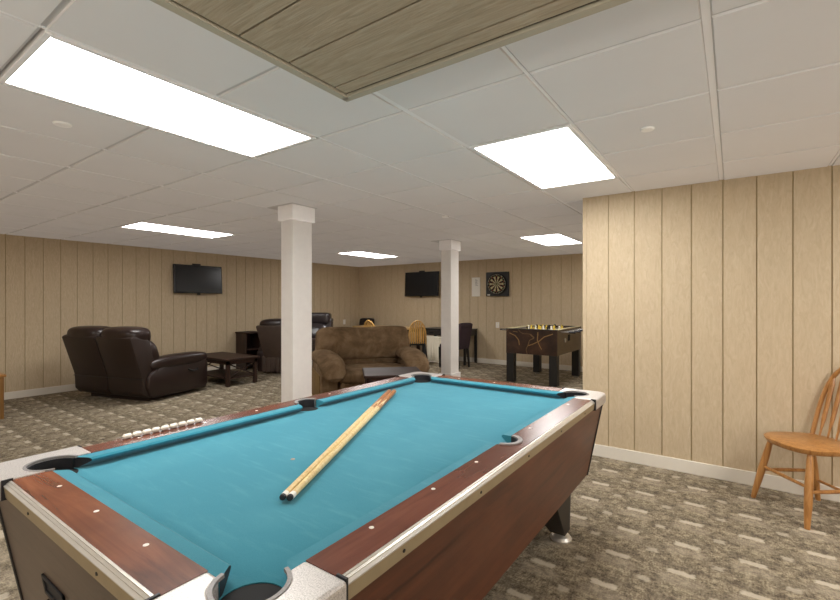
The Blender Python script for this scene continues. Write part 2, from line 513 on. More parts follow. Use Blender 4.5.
def bed_outline2():
    """rectangle with the parts that lie inside pocket circles replaced by arcs"""
    o = []
    x, y = hw - ins, hl - ins
    a = math.asin((PC - ins) / PR)      # angle where circle meets the rectangle edge
    # local corner (sx, sy): circle points inside the rectangle run from on-edge x to on-edge y
    def corner(sx, sy, rev):
        pts = []
        for k in range(15):
            th = -a + (PI/2 + 2*a) * k / 14
            pts.append((sx * (hw - PC - PR*math.cos(th)), sy * (hl - PC - PR*math.sin(th))))
        return pts[::-1] if rev else pts
    b = math.asin((SC - ins) / SR)
    def side(sx):
        pts = []
        for k in range(15):
            th = -PI/2 - b + (PI + 2*b) * k / 14
            pts.append((sx * (hw - SC - SR*math.cos(th)), SYC + SR*math.sin(th)))
        return pts
    o += corner(-1, -1, True)[::-1][::-1]
    o += corner(1, -1, False)
    o += side(1)
    o += corner(1, 1, True)
    o += corner(-1, 1, False)
    o += side(-1)[::-1]
    return o
bo = bed_outline2()
bm = BM()
def flat_poly(bm, pts, z0, z1):
    t = bmesh.new()
    vs = [t.verts.new((p[0], p[1], z1)) for p in pts]
    f = t.faces.new(vs)
    r = bmesh.ops.extrude_face_region(t, geom=[f])
    for v in [g_ for g_ in r['geom'] if isinstance(g_, bmesh.types.BMVert)]: v.co.z = z0
    bmesh.ops.recalc_face_normals(t, faces=t.faces)
    bmesh.ops.triangulate(t, faces=[f_ for f_ in t.faces if len(f_.verts) > 4])
    merge(bm, t)
flat_poly(bm, bo, BED - .03, BED)
bed = obj('bed_cloth', bm, 'felt', pt, 0)
bm = BM(); lathe(bm, [(.008, 0), (.008, .0012), (.0, .0012)], (-1.352 - pt.location.x, 1.092 - pt.location.y, BED), 16)
obj('foot_spot', bm, plain('worn_spot', '#b99a86', .8), pt)

# rails
CAP = [.205, .25, .25, .25]     # corner-cap length along the short rails: near-left, near-right, far-right, far-left
CAPY = .255
def rail(name, pts, mat, zlo=.735):
    bm = BM(); flat_poly(bm, pts, zlo, ZT)
    return obj(name, bm, mat, pt, 0)
near = rail('end_rail', [(-hw + CAP[0], -hl + TR), (hw - CAP[1], -hl + TR), (hw - CAP[1], -hl + RWID), (-hw + CAP[0], -hl + RWID)], 'cherry_x')
far = rail('end_rail', [(-hw + CAP[3], hl - RWID), (hw - CAP[2], hl - RWID), (hw - CAP[2], hl - TR), (-hw + CAP[3], hl - TR)], 'cherry_x')
def side_rail(s):
    xo, xi = s * (hw - TR), s * (hw - RWID)
    r = SR + .012
    b = math.acos(max(-1, min(1, (RWID - SC) / r))) 
    pts = [(xo, -hl + CAPY), (xo, hl - CAPY), (xi, hl - CAPY)]
    # notch: arc towards the outside of the table
    ths = [PI/2 - (PI) * k / 16 for k in range(17)]
    pts += [(s * (hw - SC + r*math.cos(th)), SYC + r*math.sin(th)) for th in ths]
    pts += [(xi, -hl + CAPY)]
    return rail('side_rail', pts, 'cherry_y')
rr = side_rail(1); rl = side_rail(-1)
def sights(parent, pts):
    for (x, y) in pts:
        bm = BM(); lathe(bm, [(.0065, 0), (.0065, .0008), (0, .0008)], (x, y, ZT), 14)
        obj('rail_sight', bm, 'bead', parent)
rm = .083
sights(near, [(x - pt.location.x, -hl + rm + .003) for x in (-1.652, -1.375, -1.092)])
sights(far, [(x, hl - .07) for x in (-.28, 0, .28)])
sy = [-.795, -.52, -.25, .25, .52, .795]
sights(rr, [(hw - .091, q) for q in sy]); sights(rl, [(-hw + .06, q) for q in sy])

# cushions: teal, undercut towards the bed
def cushion(axis, s, a0, a1, cut0, cut1):
    """axis 'Y': long rail at x = s*hw; from a0 to a1; cut = how far the nose is pulled back at each end"""
    prof = [(RWID - .002, ZT - .001), (NOSE - .008, ZT - .004), (NOSE, ZT - .010), (NOSE - .002, ZT - .016), (NOSE - .036, BED + .001), (RWID - .002, BED + .001)]
    bm = BM(); rings = []
    for a, cut, sg in ((a0, cut0, 1), (a1, cut1, -1)):
        ring = []
        for (o, z) in prof:
            f = (o - RWID) / (NOSE - RWID)
            al = a + sg * cut * max(0, f)
            d = (hw if axis == 'Y' else hl) - o
            ring.append(bm.verts.new((s * d, al, z) if axis == 'Y' else (al, s * d, z)))
        rings.append(ring)
    n = len(prof)
    for k in range(n): bm.faces.new((rings[0][k], rings[0][(k+1) % n], rings[1][(k+1) % n], rings[1][k]))
    for j_, r_ in enumerate(rings):
        f = bm.faces.new(r_)
        if (cut0, cut1)[j_] > .03: f.material_index = 1      # black rubber facing at a corner pocket
    return obj('cushion', bm, 'felt', pt, 0, mats=['black_rubber'])
cw = PC + PR - .004
for s in (-1, 1):
    cushion('Y', s, -hl + cw, SYC - SR - .006, .04, .012)
    cushion('Y', s, SYC + SR + .006, hl - cw, .012, .04)
    cushion('X', s, -hw + cw, hw - cw, .04, .04)
# rubber facings at the cushion ends
# corner caps with pocket cut-outs
def corner_cap(sx, sy, lx):
    def tr(u, v): return (sx * (hw - u), sy * (hl - v))
    r = .06
    pts = []
    e = .012
    pts += [(lx, -e), ]
    pts += [(-e + r - r*math.sin(th), -e + r - r*math.cos(th)) for th in [PI/2*k/8 for k in range(9)]]
    pts += [(-e, CAPY), (RWID, CAPY)]
    R = PR + .002
    a1 = math.asin((PC - RWID) / R)
    ths = [PI/2 + a1 + (PI + PI/2 + 0 - 2*a1 + 0) * k / 20 for k in range(21)]
    # walk the big arc facing the table corner
    st, en = PI/2 + a1, 2*PI - a1
    pts += [(PC + R*math.cos(st + (en - st)*k/20), PC + R*math.sin(st + (en - st)*k/20)) for k in range(21)]
    pts += [(lx, RWID)]
    q = [tr(u, v) for u, v in pts]
    bm = BM(); flat_poly(bm, q, .736, ZT + .003)
    c = obj('corner_cap', bm, 'cast', pt, 0)
    bmod = c.modifiers.new('bevel', 'BEVEL'); bmod.width = .010; bmod.segments = 3; bmod.limit_method = 'ANGLE'; bmod.angle_limit = math.radians(50)
    # grey lip round the mouth
    bm = BM()
    def ring_pts(rad): return [tr(PC + rad*math.cos(st - .12 + (en - st + .24)*k/24), PC + rad*math.sin(st - .12 + (en - st + .24)*k/24)) for k in range(25)]
    o_, i_ = ring_pts(PR + .008), ring_pts(PR - .001)
    flat_poly(bm, o_ + i_[::-1], ZT - .003, ZT + .0045)
    lip = obj('pocket_lip', bm, 'lip', c, 0)
    # pocket well: dark inner wall and floor
    bm = BM()
    cx, cy = tr(PC, PC)
    lathe(bm, [(0.001, -.16), (PR - .004, -.16), (PR + .001, -.002)], (cx, cy, BED), 28)
    obj('pocket_well', bm, 'black_deep', pt)
    bm = BM()
    def part_ring(rad, g_=(.9 if (sx, sy) == (1, -1) else .0)): return [tr(PC + rad*math.cos(st + g_ + (en - st - 2*g_)*k/24), PC + rad*math.sin(st + g_ + (en - st - 2*g_)*k/24)) for k in range(25)]
    w_ = part_ring(PR - .001); w2 = part_ring(PR - .006)
    flat_poly(bm, w_ + w2[::-1], BED - .05, ZT - .004)
    obj('pocket_liner', bm, 'black_rubber', pt, 0)
for sx, sy_, lx in ((-1, -1, CAP[0]), (1, -1, CAP[1]), (1, 1, CAP[2]), (-1, 1, CAP[3])): corner_cap(sx, sy_, lx)
# side pockets
for s in (-1, 1):
    bm = BM()
    th = [PI/2 - .15 - (PI - .3)*k/24 for k in range(25)]
    o_ = [(s*(hw - SC + (SR + .016)*math.cos(t_)), SYC + (SR + .016)*math.sin(t_)) for t_ in th]
    i_ = [(s*(hw - SC + (SR - .001)*math.cos(t_)), SYC + (SR - .001)*math.sin(t_)) for t_ in th]
    flat_poly(bm, o_ + i_[::-1], BED - .02, ZT + .005)
    pk = obj('pocket_lip', bm, 'lip', pt, 0)
    bm = BM()
    w_ = [(s*(hw - SC + (SR - .001)*math.cos(t_)), SYC + (SR - .001)*math.sin(t_)) for t_ in th]
    w2 = [(s*(hw - SC + (SR - .006)*math.cos(t_)), SYC + (SR - .006)*math.sin(t_)) for t_ in th]
    flat_poly(bm, w_ + w2[::-1], BED - .05, ZT)
    obj('pocket_liner', bm, 'black_rubber', pt, 0)
    bm = BM(); lathe(bm, [(.001, -.16), (SR - .004, -.16), (SR + .001, -.002)], (s*(hw - SC), SYC, BED), 28)
    obj('pocket_well', bm, 'black_deep', pt)
# dark rubber facings seen at cushion ends beside each pocket
for s in (-1, 1):
    for a, cut in ((-SR - .006, .012), (SR + .006, .012)):
        pass
# metal trim strips round the outside
def trim(pts_top, axis, s):
    pass
def trim_strip(axis, s, a0, a1):
    prof = [(TR + .003, ZT - .001), (TR - .001, ZT - .001), (.010, ZT - .0015), (.0095, ZT - .0035), (.004, ZT - .006), (.0035, ZT - .008), (-.003, ZT - .012), (-.002, ZT - .016), (.002, ZT - .05), (.012, ZT - .053), (TR + .004, ZT - .05)]
    bm = BM(); rings = []
    for a in (a0, a1):
        ring = []
        for o, z in prof:
            d = (hw if axis == 'Y' else hl) - o
            ring.append(bm.verts.new((s*d, a, z) if axis == 'Y' else (a, s*d, z)))
        rings.append(ring)
    n = len(prof)
    for k in range(n):
        f = bm.faces.new((rings[0][k], rings[0][(k+1) % n], rings[1][(k+1) % n], rings[1][k]))
        if k in (7, 8): f.material_index = 1
    for r_ in rings: bm.faces.new(r_)
    t_ = obj('metal_trim', bm, 'alu', pt, 0, mats=['alu_face'])
    # screws along the face
    L = a1 - a0
    n = max(2, round(L / .42))
    for k in range(n):
        a = a0 + L*(k + .5)/n
        bm = BM()
        d = (hw if axis == 'Y' else hl) + .0005
        p0 = (s*(d - .004), a, ZT - .032) if axis == 'Y' else (a, s*(d - .004), ZT - .032)
        p1 = (s*(d + .0015), a, ZT - .032) if axis == 'Y' else (a, s*(d + .0015), ZT - .032)
        tube(bm, [p0, p1], .0045, 8); obj('screw', bm, 'black', t_)
trim_strip('Y', 1, -hl + CAPY, hl - CAPY); trim_strip('Y', -1, -hl + CAPY, hl - CAPY)
trim_strip('X', -1, -hw + CAP[0], hw - CAP[1]); trim_strip('X', 1, -hw + CAP[3], hw - CAP[2])
for sx in (-1, 1):
    for sy_ in (-1, 1):
        lx = {(-1, -1): CAP[0], (1, -1): CAP[1], (1, 1): CAP[2], (-1, 1): CAP[3]}[(sx, sy_)]
        bm = BM(); x = sx*(hw - .006); box(bm, x - .014, x + .014, sy_*(hl - CAPY) - .003, sy_*(hl - CAPY) + .003, ZT - .056, ZT + .005); obj('gasket', bm, 'black_rubber', pt, 0)
        bm = BM(); y = sy_*(hl - .006); xx = sx*(hw - lx); box(bm, xx - .003, xx + .003, y - .014, y + .014, ZT - .056, ZT + .005); obj('gasket', bm, 'black_rubber', pt, 0)
# tapered cabinet
ix0, ix1, iz = .012, .085, .30
iy0, iy1 = .012, .08
bm = BM()
hexa(bm, rect4(-hw + ix1, hw - ix1, -hl + iy1, hl - iy1, iz), rect4(-hw + ix0, hw - ix0, -hl + iy0, hl - iy0, .742))
for f in bm.faces:
    f.material_index = 1 if abs(f.normal.y) > .7 or f.calc_center_median().y < -hl + .1 and abs(f.normal.y) > .5 else 0
bmesh.ops.recalc_face_normals(bm, faces=bm.faces); bm.normal_update()
for f in bm.faces: f.material_index = 1 if abs(f.normal.y) > .7 else 0
cab = obj('cabinet', bm, 'cabinet', pt, 0, mats=['cabinet_end'])
# black corner edging
for sx in (-1, 1):
    for sy_ in (-1, 1):
        bm = BM()
        tube(bm, [(sx*(hw - ix1 - .002), sy_*(hl - iy1 - .002), iz), (sx*(hw - ix0 - .002), sy_*(hl - iy0 - .002), .742)], .008, 8)
        obj('corner_edging', bm, 'black', pt)
# coin and ball-return windows in the near end
def end_slot(x0, x1, z0, z1):
    bm = BM()
    def yy(z): return -hl + iy0 + (iy1 - iy0)*(.742 - z)/(.742 - iz)
    f = .012
    for (a, b, c, d) in ((x0, x1, z1 - f, z1), (x0, x1, z0, z0 + f), (x0, x0 + f, z0, z1), (x1 - f, x1, z0, z1)):
        hexa(bm, [(a, yy(c) - .006, c), (b, yy(c) - .006, c), (b, yy(c) + .004, c), (a, yy(c) + .004, c)],
             [(a, yy(d) - .006, d), (b, yy(d) - .006, d), (b, yy(d) + .004, d), (a, yy(d) + .004, d)], .002)
    hexa(bm, [(x0, yy(z0) - .001, z0), (x1, yy(z0) - .001, z0), (x1, yy(z0) + .004, z0), (x0, yy(z0) + .004, z0)],
         [(x0, yy(z1) - .001, z1), (x1, yy(z1) - .001, z1), (x1, yy(z1) + .004, z1), (x0, yy(z1) + .004, z1)])
    obj('coin_slot', bm, 'black_rubber', pt, 0)
cx_ = pt.location.x
end_slot(-1.62 - cx_, -1.45 - cx_, .505, .565)
end_slot(-1.62 - cx_, -1.22 - cx_, .40, .485)
# four splayed legs with round feet
for sx in (-1, 1):
    for sy_ in (-1, 1):
        fx, fy = hw - .165, hl - .33
        bm = BM()
        tx0, tx1 = sx*(fx - .16), sx*(fx + .05)
        ty0, ty1 = sy_*(fy - .24), sy_*(fy + .03)
        bt = [(sx*(fx - .045), sy_*(fy - .05), .045), (sx*(fx + .04), sy_*(fy - .05), .045), (sx*(fx + .04), sy_*(fy + .04), .045), (sx*(fx - .045), sy_*(fy + .04), .045)]
        tp = [(tx0, ty0, iz), (tx1, ty0, iz), (tx1, ty1, iz), (tx0, ty1, iz)]
        hexa(bm, bt, tp, .004)
        lg = obj('leg', bm, 'leg_dark', pt, 0)
        bm = BM(); lathe(bm, [(.057, 0), (.06, .008), (.05, .022), (.022, .03), (.02, .05), (0.001, .05)], (sx*fx, sy_*fy, 0), 20)
        obj('levelling_foot', bm, 'alu', lg)

# cues lying on the felt
def cue(name, label, tip, butt):
    a, b = Vector(tip), Vector(butt)
    L = (b - a).length
    d = (b - a).normalized()
    t = thing(name, label, 'cue', (a.x, a.y, BED), 0, 'pool cues on the felt')
    r0, r1 = .0098, .0145
    rot = d.to_track_quat('Z', 'Y').to_matrix().to_4x4()
    def place(bm): bmesh.ops.transform(bm, matrix=Matrix.Translation((0, 0, r1 + .0006)) @ rot, verts=bm.verts)
    def rr_(z): return r0 + (r1 - r0)*min(1, z/(L*.75))
    bm = BM(); lathe(bm, [(.004, -.002), (r0 - .001, .0), (r0, .004), (r0, .009)], (0, 0, 0), 14); place(bm); obj('tip', bm, 'black_rubber', t)
    bm = BM(); lathe(bm, [(r0, .009), (r0 + .0003, .010), (r0 + .0003, .028), (r0, .029)], (0, 0, 0), 14); place(bm); obj('collar', bm, 'white_plastic', t)
    bm = BM(); z1 = L*.70
    lathe(bm, [(r0, .029), (rr_(z1), z1)], (0, 0, 0), 14); place(bm); obj('shaft', bm, 'maple', t)
    bm = BM(); lathe(bm, [(rr_(z1), z1), (r1, L - .01), (r1 - .002, L), (.002, L)], (0, 0, 0), 14); place(bm); o = obj('butt', bm, 'butt', t)
    # pale spliced points running into the butt
    for k in range(4):
        an = PI/4 + k*PI/2
        bm = BM()
        vs = []
        for (z, w) in ((z1 - .001, .6), (z1 + .1, .35), (z1 + .2, .01)):
            R = rr_(z) + .0006
            for q in (-w, w): vs.append(bm.verts.new((R*math.cos(an + q), R*math.sin(an + q), z)))
        bm.faces.new((vs[0], vs[1], vs[3], vs[2])); bm.faces.new((vs[2], vs[3], vs[5], vs[4]))
        place(bm); obj('splice', bm, 'maple', o)
cue('pool_cue', 'left of the two pale pool cues lying together on the felt', (-1.086, .838, 0), (-1.806, 2.226, 0))
cue('pool_cue', 'right of the two pale pool cues, nearer the long front rail', (-1.066, .848, 0), (-1.781, 2.246, 0))

# white bead scorer on the left rail
t = thing('bead_scorer', 'row of white scoring beads on the left wooden rail of the pool table', 'scorer', (-2.0, .94, ZT), 0)
bm = BM(); tube(bm, [(0, -.19, .0105), (0, .17, .0105)], .002, 6); tube(bm, [(0, -.19, 0), (0, -.19, .0105)], .002, 6); tube(bm, [(0, .17, 0), (0, .17, .0105)], .002, 6)
obj('wire', bm, 'wire', t)
for k in range(9):
    bm = BM(); y = -.168 + k*.0365
    tube(bm, [(0, y, .0105), (0, y + .006, .0105), (0, y + .028, .0105), (0, y + .034, .0105)], [.004, .0105, .0105, .004], 12); obj('bead', bm, 'bead', t)

# ------------------------------------------------------------------ televisions
def tv(label, loc, rot, w, h, tilt):
    t = thing('television', label, 'television', loc, rot, 'wall televisions')
    Rm = Matrix.Rotation(tilt, 4, 'X')
    def pl(bm): bmesh.ops.transform(bm, matrix=Rm, verts=bm.verts)
    bm = BM(); box(bm, -w/2, w/2, -.10, -.06, -h/2, h/2, .006); pl(bm); cs = obj('casing', bm, 'bezel', t, 0)
    bm = BM(); box(bm, -w/2 + .02, w/2 - .02, -.1015, -.0995, -h/2 + .03, h/2 - .02); pl(bm); obj('screen', bm, 'screen', t, 0)
    bm = BM(); box(bm, -.14, .14, -.06, -.001, -.12, .12, .004); box(bm, -.1, .06, -.05, -.03, h/2 - .06, h/2 + .035, .008); obj('wall_bracket', bm, 'black', t, 0)
    bm = BM(); box(bm, -.03, .02, -.1, -.07, -h/2 - .03, -h/2 + .002, .004); pl(bm); obj('sensor', bm, 'black', t, 0)
tv('black television mounted on the left panelled wall above the leather loveseat', (LW, 4.36, 1.748), PI/2, .90, .515, -.05)
tv('black television mounted on the far wall, left of the rear column', (-6.05, BW, 1.755), 0, .965, .58, -.04)

# ------------------------------------------------------------------ upholstered seats
def loc_pl(bm, **k): pass
def slab(bm, x0, x1, pts, bev=.03):
    """extrude a y/z outline between x0 and x1"""
    hexa(bm, [(x0, p[0], p[1]) for p in pts], [(x1, p[0], p[1]) for p in pts], bev)

def leather_loveseat(label, loc, rot):
    t = thing('reclining_loveseat', label, 'loveseat', loc, rot)
    W = 1.38; h = W/2; aw = .2
    bm = BM(); box(bm, -h + aw*.6, h - aw*.6, -.5, .38, .06, .34, .03); box(bm, -h + .15, h - .15, -.4, .3, 0, .07); obj('base', bm, 'leather', t)
    for s in (-1, 1):
        # arm: puffy bolster over a flat side panel
        bm = BM()
        ys = [(.36, .06), (-.56, .045), (-.60, .1), (-.60, .46), (-.52, .5), (.18, .50), (.40, .36), (.42, .2)]
        slab(bm, s*(h - aw) if s > 0 else -h, h if s > 0 else -h + aw, ys, .035)
        a = obj('arm', bm, 'leather', t)
        bm = BM()
        x0, x1 = (h - aw - .03, h + .02) if s > 0 else (-h - .02, -h + aw + .03)
        pillow(bm, x0, x1, -.64, .36, .42, .60, 3.2, 10, lambda q: Vector((q.x, q.y, q.z - .28*max(0, q.y)**2)))
        obj('arm_pad', bm, 'leather', a)
        bm = BM(); tube(bm, [(s*h, -.40, .36), (s*(h + .012), -.37, .335), (s*(h + .014), -.31, .33), (s*(h + .012), -.25, .35), (s*h, -.22, .37)], .012, 8); obj('recline_handle', bm, 'black', a)
    for k in (-1, 1):
        x0, x1 = (-h + .05, -.006) if k < 0 else (.006, h - .05)
        bm = BM()
        slab(bm, x0, x1, [(.30, .08), (.40, .07), (.46, .14), (.47, .34), (.64, .87), (.58, .90), (.36, .84), (.22, .40)], .025)
        b = obj('backrest', bm, 'leather_back', t)
        # puffy front bolster that wraps over the top
        bm = BM()
        pillow(bm, x0 - .0, x1 + .0, .26, .63, .76, 1.01, 3.4, 10, None)
        obj('headrest', bm, 'leather', b)
        bm = BM()
        Rm = Matrix.Translation((0, .28, .62)) @ Matrix.Rotation(-.3, 4, 'X')
        pillow(bm, x0 + .0, x1 - .0, -.13, .13, -.24, .22, 3.2, 10, None, Rm)
        obj('back_cushion', bm, 'leather', b)
        bm = BM(); box(bm, x0 + .005, x1 - .005, .455, .478, .315, .325, .003); obj('seam', bm, 'black', b)
        bm = BM(); pillow(bm, (-h + aw) if k < 0 else .004, -.004 if k < 0 else h - aw, -.58, .22, .28, .50, 4, 10); obj('seat_cushion', bm, 'leather', t)
        bm = BM(); pillow(bm, (-h + aw + .01) if k < 0 else .008, -.008 if k < 0 else h - aw - .01, -.62, -.50, .08, .40, 5, 8); obj('footrest', bm, 'leather', t)
    return t
leather_loveseat('dark brown leather reclining loveseat seen from behind by the left wall', (-7.05, 2.93, 0), face_rot(-.283, .959))

def recliner(label, loc, rot, m1, m2, W=.92, ht=1.02, skirt=True, name='recliner'):
    t = thing(name, label, 'recliner', loc, rot)
    tp = .08 if skirt else 0
    h = W/2; aw = .19; k = ht/1.0
    bm = BM(); box(bm, -h + .1, h - .1, -.40, .30, .03, .36, .03); obj('base', bm, m1, t)
    for s in (-1, 1):
        bm = BM()
        slab(bm, (h - aw) if s > 0 else -h, h if s > 0 else -h + aw, [(.33, .04), (-.42, .04), (-.44, .1), (-.44, .5), (-.36, .54), (.16, .54), (.34, .42)], .03)
        a = obj('arm', bm, m1, t)
        bm = BM(); x0, x1 = (h - aw - .025, h + .015) if s > 0 else (-h - .015, -h + aw + .025)
        pillow(bm, x0, x1, -.47, .28, .48, .62, 3.2, 8); obj('arm_pad', bm, m1, a)
    bm = BM()
    hexa(bm, [(-h + .06 + tp, .18, .28), (h - .06 - tp, .18, .28), (h - .06 - tp, .36, .28), (-h + .06 + tp, .36, .28)], [(-h + .03, .26, .88*k), (h - .03, .26, .88*k), (h - .03, .52, .88*k), (-h + .03, .52, .88*k)], .035)
    b = obj('backrest', bm, m2, t)
    bm = BM(); pillow(bm, -h + .06, h - .06, .17, .48, .77*k, ht, 3.2 if skirt else 6, 10); obj('headrest', bm, m1, b)
    bm = BM(); Rm = Matrix.Translation((0, .22, .6*k)) @ Matrix.Rotation(-.22, 4, 'X')
    pillow(bm, -h + .1, h - .1, -.11, .11, -.2, .2*k, 3.2, 8, None, Rm); obj('back_cushion', bm, m1, b)
    bm = BM(); pillow(bm, -h + aw, h - aw, -.46, .18, .3, .5, 4, 8); obj('seat_cushion', bm, m1, t)
    if skirt:
        bm = BM()
        n = 9
        for q in range(n):
            x0 = -h + .1 + (W - .2)*q/n; x1 = x0 + (W - .2)/n
            pillow(bm, x0, x1, .30, .37, .03, .34, 6, 3)
        obj('skirt', bm, m2, t)
    return t
recliner('taupe leather recliner seen from behind, left of the front column', (-7.02, 5.55, 0), face_rot(-.575, .818), 'leather', 'taupe', .95, 1.03)
recliner('glossy dark leather recliner facing the room, behind the front column', (-7.44, 6.50, 0), face_rot(.575, -.818), 'leather_gloss', 'leather_gloss', .84, 1.10, False)

def suede_loveseat(label, loc, rot):
    t = thing('suede_loveseat', label, 'loveseat', loc, rot)
    W = 1.47; h = W/2; aw = .27
    bm = BM(); box(bm, -h + .12, h - .12, -.40, .42, .04, .36, .03); obj('base', bm, 'suede', t)
    for s in (-1, 1):
        bm = BM()
        slab(bm, (h - aw + .03) if s > 0 else -h + .03, h - .03 if s > 0 else -h + aw - .03, [(.40, .03), (-.47, .03), (-.50, .1), (-.50, .42), (-.40, .50), (.30, .54), (.42, .4)], .03)
        a = obj('arm', bm, 'suede', t)
        # soft arm roll arching over the arm box and drooping at the front
        bm = BM()
        xc = s*(h - aw/2 + .0)
        path = [(.40, .57, .06), (.34, .585, .115), (.20, .60, .145), (0, .605, .15), (-.20, .60, .15), (-.36, .575, .15), (-.48, .525, .148), (-.565, .455, .135), (-.60, .39, .09), (-.605, .36, .03)]
        pts_ = [(xc - s*.05*max(0, -y)/.6, y, z) for y, z, r in path]
        tube(bm, pts_, [p[2] for p in path], 20, flat=(1.12, .62))
        obj('arm_pad', bm, 'suede', a)
        bm = BM()
        xs = s*(h - .03)
        box(bm, min(xs, xs + s*.012), max(xs, xs + s*.012), -.41, .38, .05, .42, .004)
        q_ = obj('side_panel', bm, 'suede_side', a); q_['label'] = 'lighter tan side panel of the arm'
    # one broad soft back with two slight crowns
    bm = BM()
    Rm = Matrix.Translation((0, .28, .70)) @ Matrix.Rotation(-.16, 4, 'X')
    pillow(bm, -h + .07, h - .07, -.22, .17, -.19, .275, 9, 18, lambda q: Vector((q.x*(1 - .02*q.z), q.y*(1 - .25*abs(q.z)), q.z*(1 - .07*max(0, math.cos(q.x*PI*.9))**2*(1 if q.z > 0 else 0)))), Rm)
    b = obj('backrest', bm, 'suede', t)
    bm = BM(); box(bm, -h + .14, h - .14, .28, .44, .3, .8, .04); obj('back_frame', bm, 'suede', b)
    bm = BM()
    Rm = Matrix.Translation((0, .255, .54)) @ Matrix.Rotation(-.12, 4, 'X')
    pillow(bm, -h + aw - .04, h - aw + .04, -.13, .13, -.13, .08, 4, 12, None, Rm); obj('lumbar_cushion', bm, 'suede', b)
    bm = BM(); pillow(bm, -h + aw - .04, h - aw + .04, -.60, .24, .30, .475, 4.5, 14); obj('seat_cushion', bm, 'suede', t)
    bm = BM(); pillow(bm, -h + aw, h - aw, -.52, -.40, .06, .36, 6, 10); obj('footrest', bm, 'suede', t)
    return t
suede_loveseat('brown suede loveseat with rolled arms facing the pool table', (-4.155, 4.635, 0), face_rot(.827, -.562))

# ------------------------------------------------------------------ dark tables and cabinets
def low_table(name, label, cat, loc, rot, w, d, ht, shelf=True, brace=True, top_th=.03, leg=.055):
    t = thing(name, label, cat, loc, rot)
    bm = BM(); box(bm, -w/2, w/2, -d/2, d/2, ht - top_th, ht, .008); obj('tabletop', bm, 'espresso', t, 0)
    ins_ = .03
    bm = BM()
    for (a, b, c_, e) in ((-w/2 + ins_, w/2 - ins_, -d/2 + ins_, -d/2 + ins_ + .02), (-w/2 + ins_, w/2 - ins_, d/2 - ins_ - .02, d/2 - ins_), (-w/2 + ins_, -w/2 + ins_ + .02, -d/2 + ins_, d/2 - ins_), (w/2 - ins_ - .02, w/2 - ins_, -d/2 + ins_, d/2 - ins_)):
        box(bm, a, b, c_, e, ht - top_th - .06, ht - top_th)
    obj('apron', bm, 'espresso', t, 0)
    for sx in (-1, 1):
        for sy_ in (-1, 1):
            x, y = sx*(w/2 - ins_ - leg/2), sy_*(d/2 - ins_ - leg/2)
            bm = BM(); hexa(bm, rect4(x - leg/2, x + leg/2, y - leg/2, y + leg/2, 0), rect4(x - leg/2, x + leg/2, y - leg/2, y + leg/2, ht - top_th), .004); obj('leg', bm, 'espresso_z', t, 0)
    if shelf:
        bm = BM(); box(bm, -w/2 + ins_ + .01, w/2 - ins_ - .01, -d/2 + ins_ + .01, d/2 - ins_ - .01, .12, .14, .004); obj('shelf', bm, 'espresso', t, 0)
    if brace:
        for sx in (-1, 1):
            x = sx*(w/2 - ins_ - leg/2)
            y = d/2 - ins_ - leg
            for q in (-1, 1):
                bm = BM(); tube(bm, [(x, -y*q, .15), (x, y*q, ht - top_th - .06)], .011, 8); obj('cross_brace', bm, 'espresso_z', t)
    return t
low_table('coffee_table', 'dark wood coffee table with crossed end braces before the leather loveseat', 'coffee table', (-6.98, 4.22, 0), 0, 1.10, .60, .44)
low_table('side_table', 'small dark wood table in front of the brown suede loveseat', 'side table', (-3.19, 3.98, 0), face_rot(.70, -.714), .66, .60, .55, True, False)
# open-fronted dark cabinet by the left wall
t = thing('end_cabinet', 'dark open-fronted cabinet against the left wall beside the taupe recliner', 'cabinet', (-7.945, 5.33, 0), 0)
cw_, cd_, ch_ = .34, .36, .74
bm = BM(); box(bm, -cw_/2 - .01, cw_/2 + .02, -cd_/2 - .015, cd_/2 + .015, ch_ - .03, ch_, .004); obj('top', bm, 'espresso', t, 0)
for s in (-1, 1):
    bm = BM(); y = s*(cd_/2 - .012); box(bm, -cw_/2, cw_/2, y - .012, y + .012, 0, ch_ - .03); obj('side_panel', bm, 'espresso_z', t, 0)
bm = BM(); box(bm, -cw_/2, -cw_/2 + .012, -cd_/2 + .024, cd_/2 - .024, .0, ch_ - .03); obj('back_panel', bm, 'espresso_z', t, 0)
for z in (.06, .38):
    bm = BM(); box(bm, -cw_/2 + .012, cw_/2 - .005, -cd_/2 + .024, cd_/2 - .024, z, z + .022); obj('shelf', bm, 'espresso', t, 0)

# oak nightstand at the left edge
t = thing('nightstand', 'honey oak nightstand corner at the left edge of the view', 'nightstand', (-7.09, 1.165, 0), 0)
w, d, ht = .52, .52, .51
bm = BM(); box(bm, -w/2 - .02, w/2 + .02, -d/2 - .02, d/2 + .02, ht - .03, ht, .008); obj('top', bm, 'oak', t, 0)
bm = BM(); box(bm, -w/2, w/2 - .02, -d/2 + .0, d/2, .06, ht - .03); obj('carcass', bm, 'oak_dark', t, 0)
for sy_ in (-1, 1):
    for sx in (-1, 1):
        bm = BM(); x, y = sx*(w/2 - .03), sy_*(d/2 - .028); box(bm, x - .03, x + .03, y - .028, y + .03, 0, ht - .03, .004); obj('corner_post', bm, 'oak_dark', t, 0)
for z0, z1 in ((.10, .27), (.285, .455)):
    bm = BM(); box(bm, w/2 - .022, w/2 - .002, -d/2 + .06, d/2 - .06, z0, z1, .005); dr = obj('drawer', bm, 'oak', t, 0)
    bm = BM(); lathe(bm, [(.008, 0), (.009, .012), (.016, .02), (.014, .028), (.001, .03)], (0, 0, 0), 14)
    bmesh.ops.transform(bm, matrix=Matrix.Translation((w/2 - .003, 0, (z0+z1)/2)) @ Matrix.Rotation(PI/2, 4, 'Y'), verts=bm.verts); obj('knob', bm, 'black', dr)

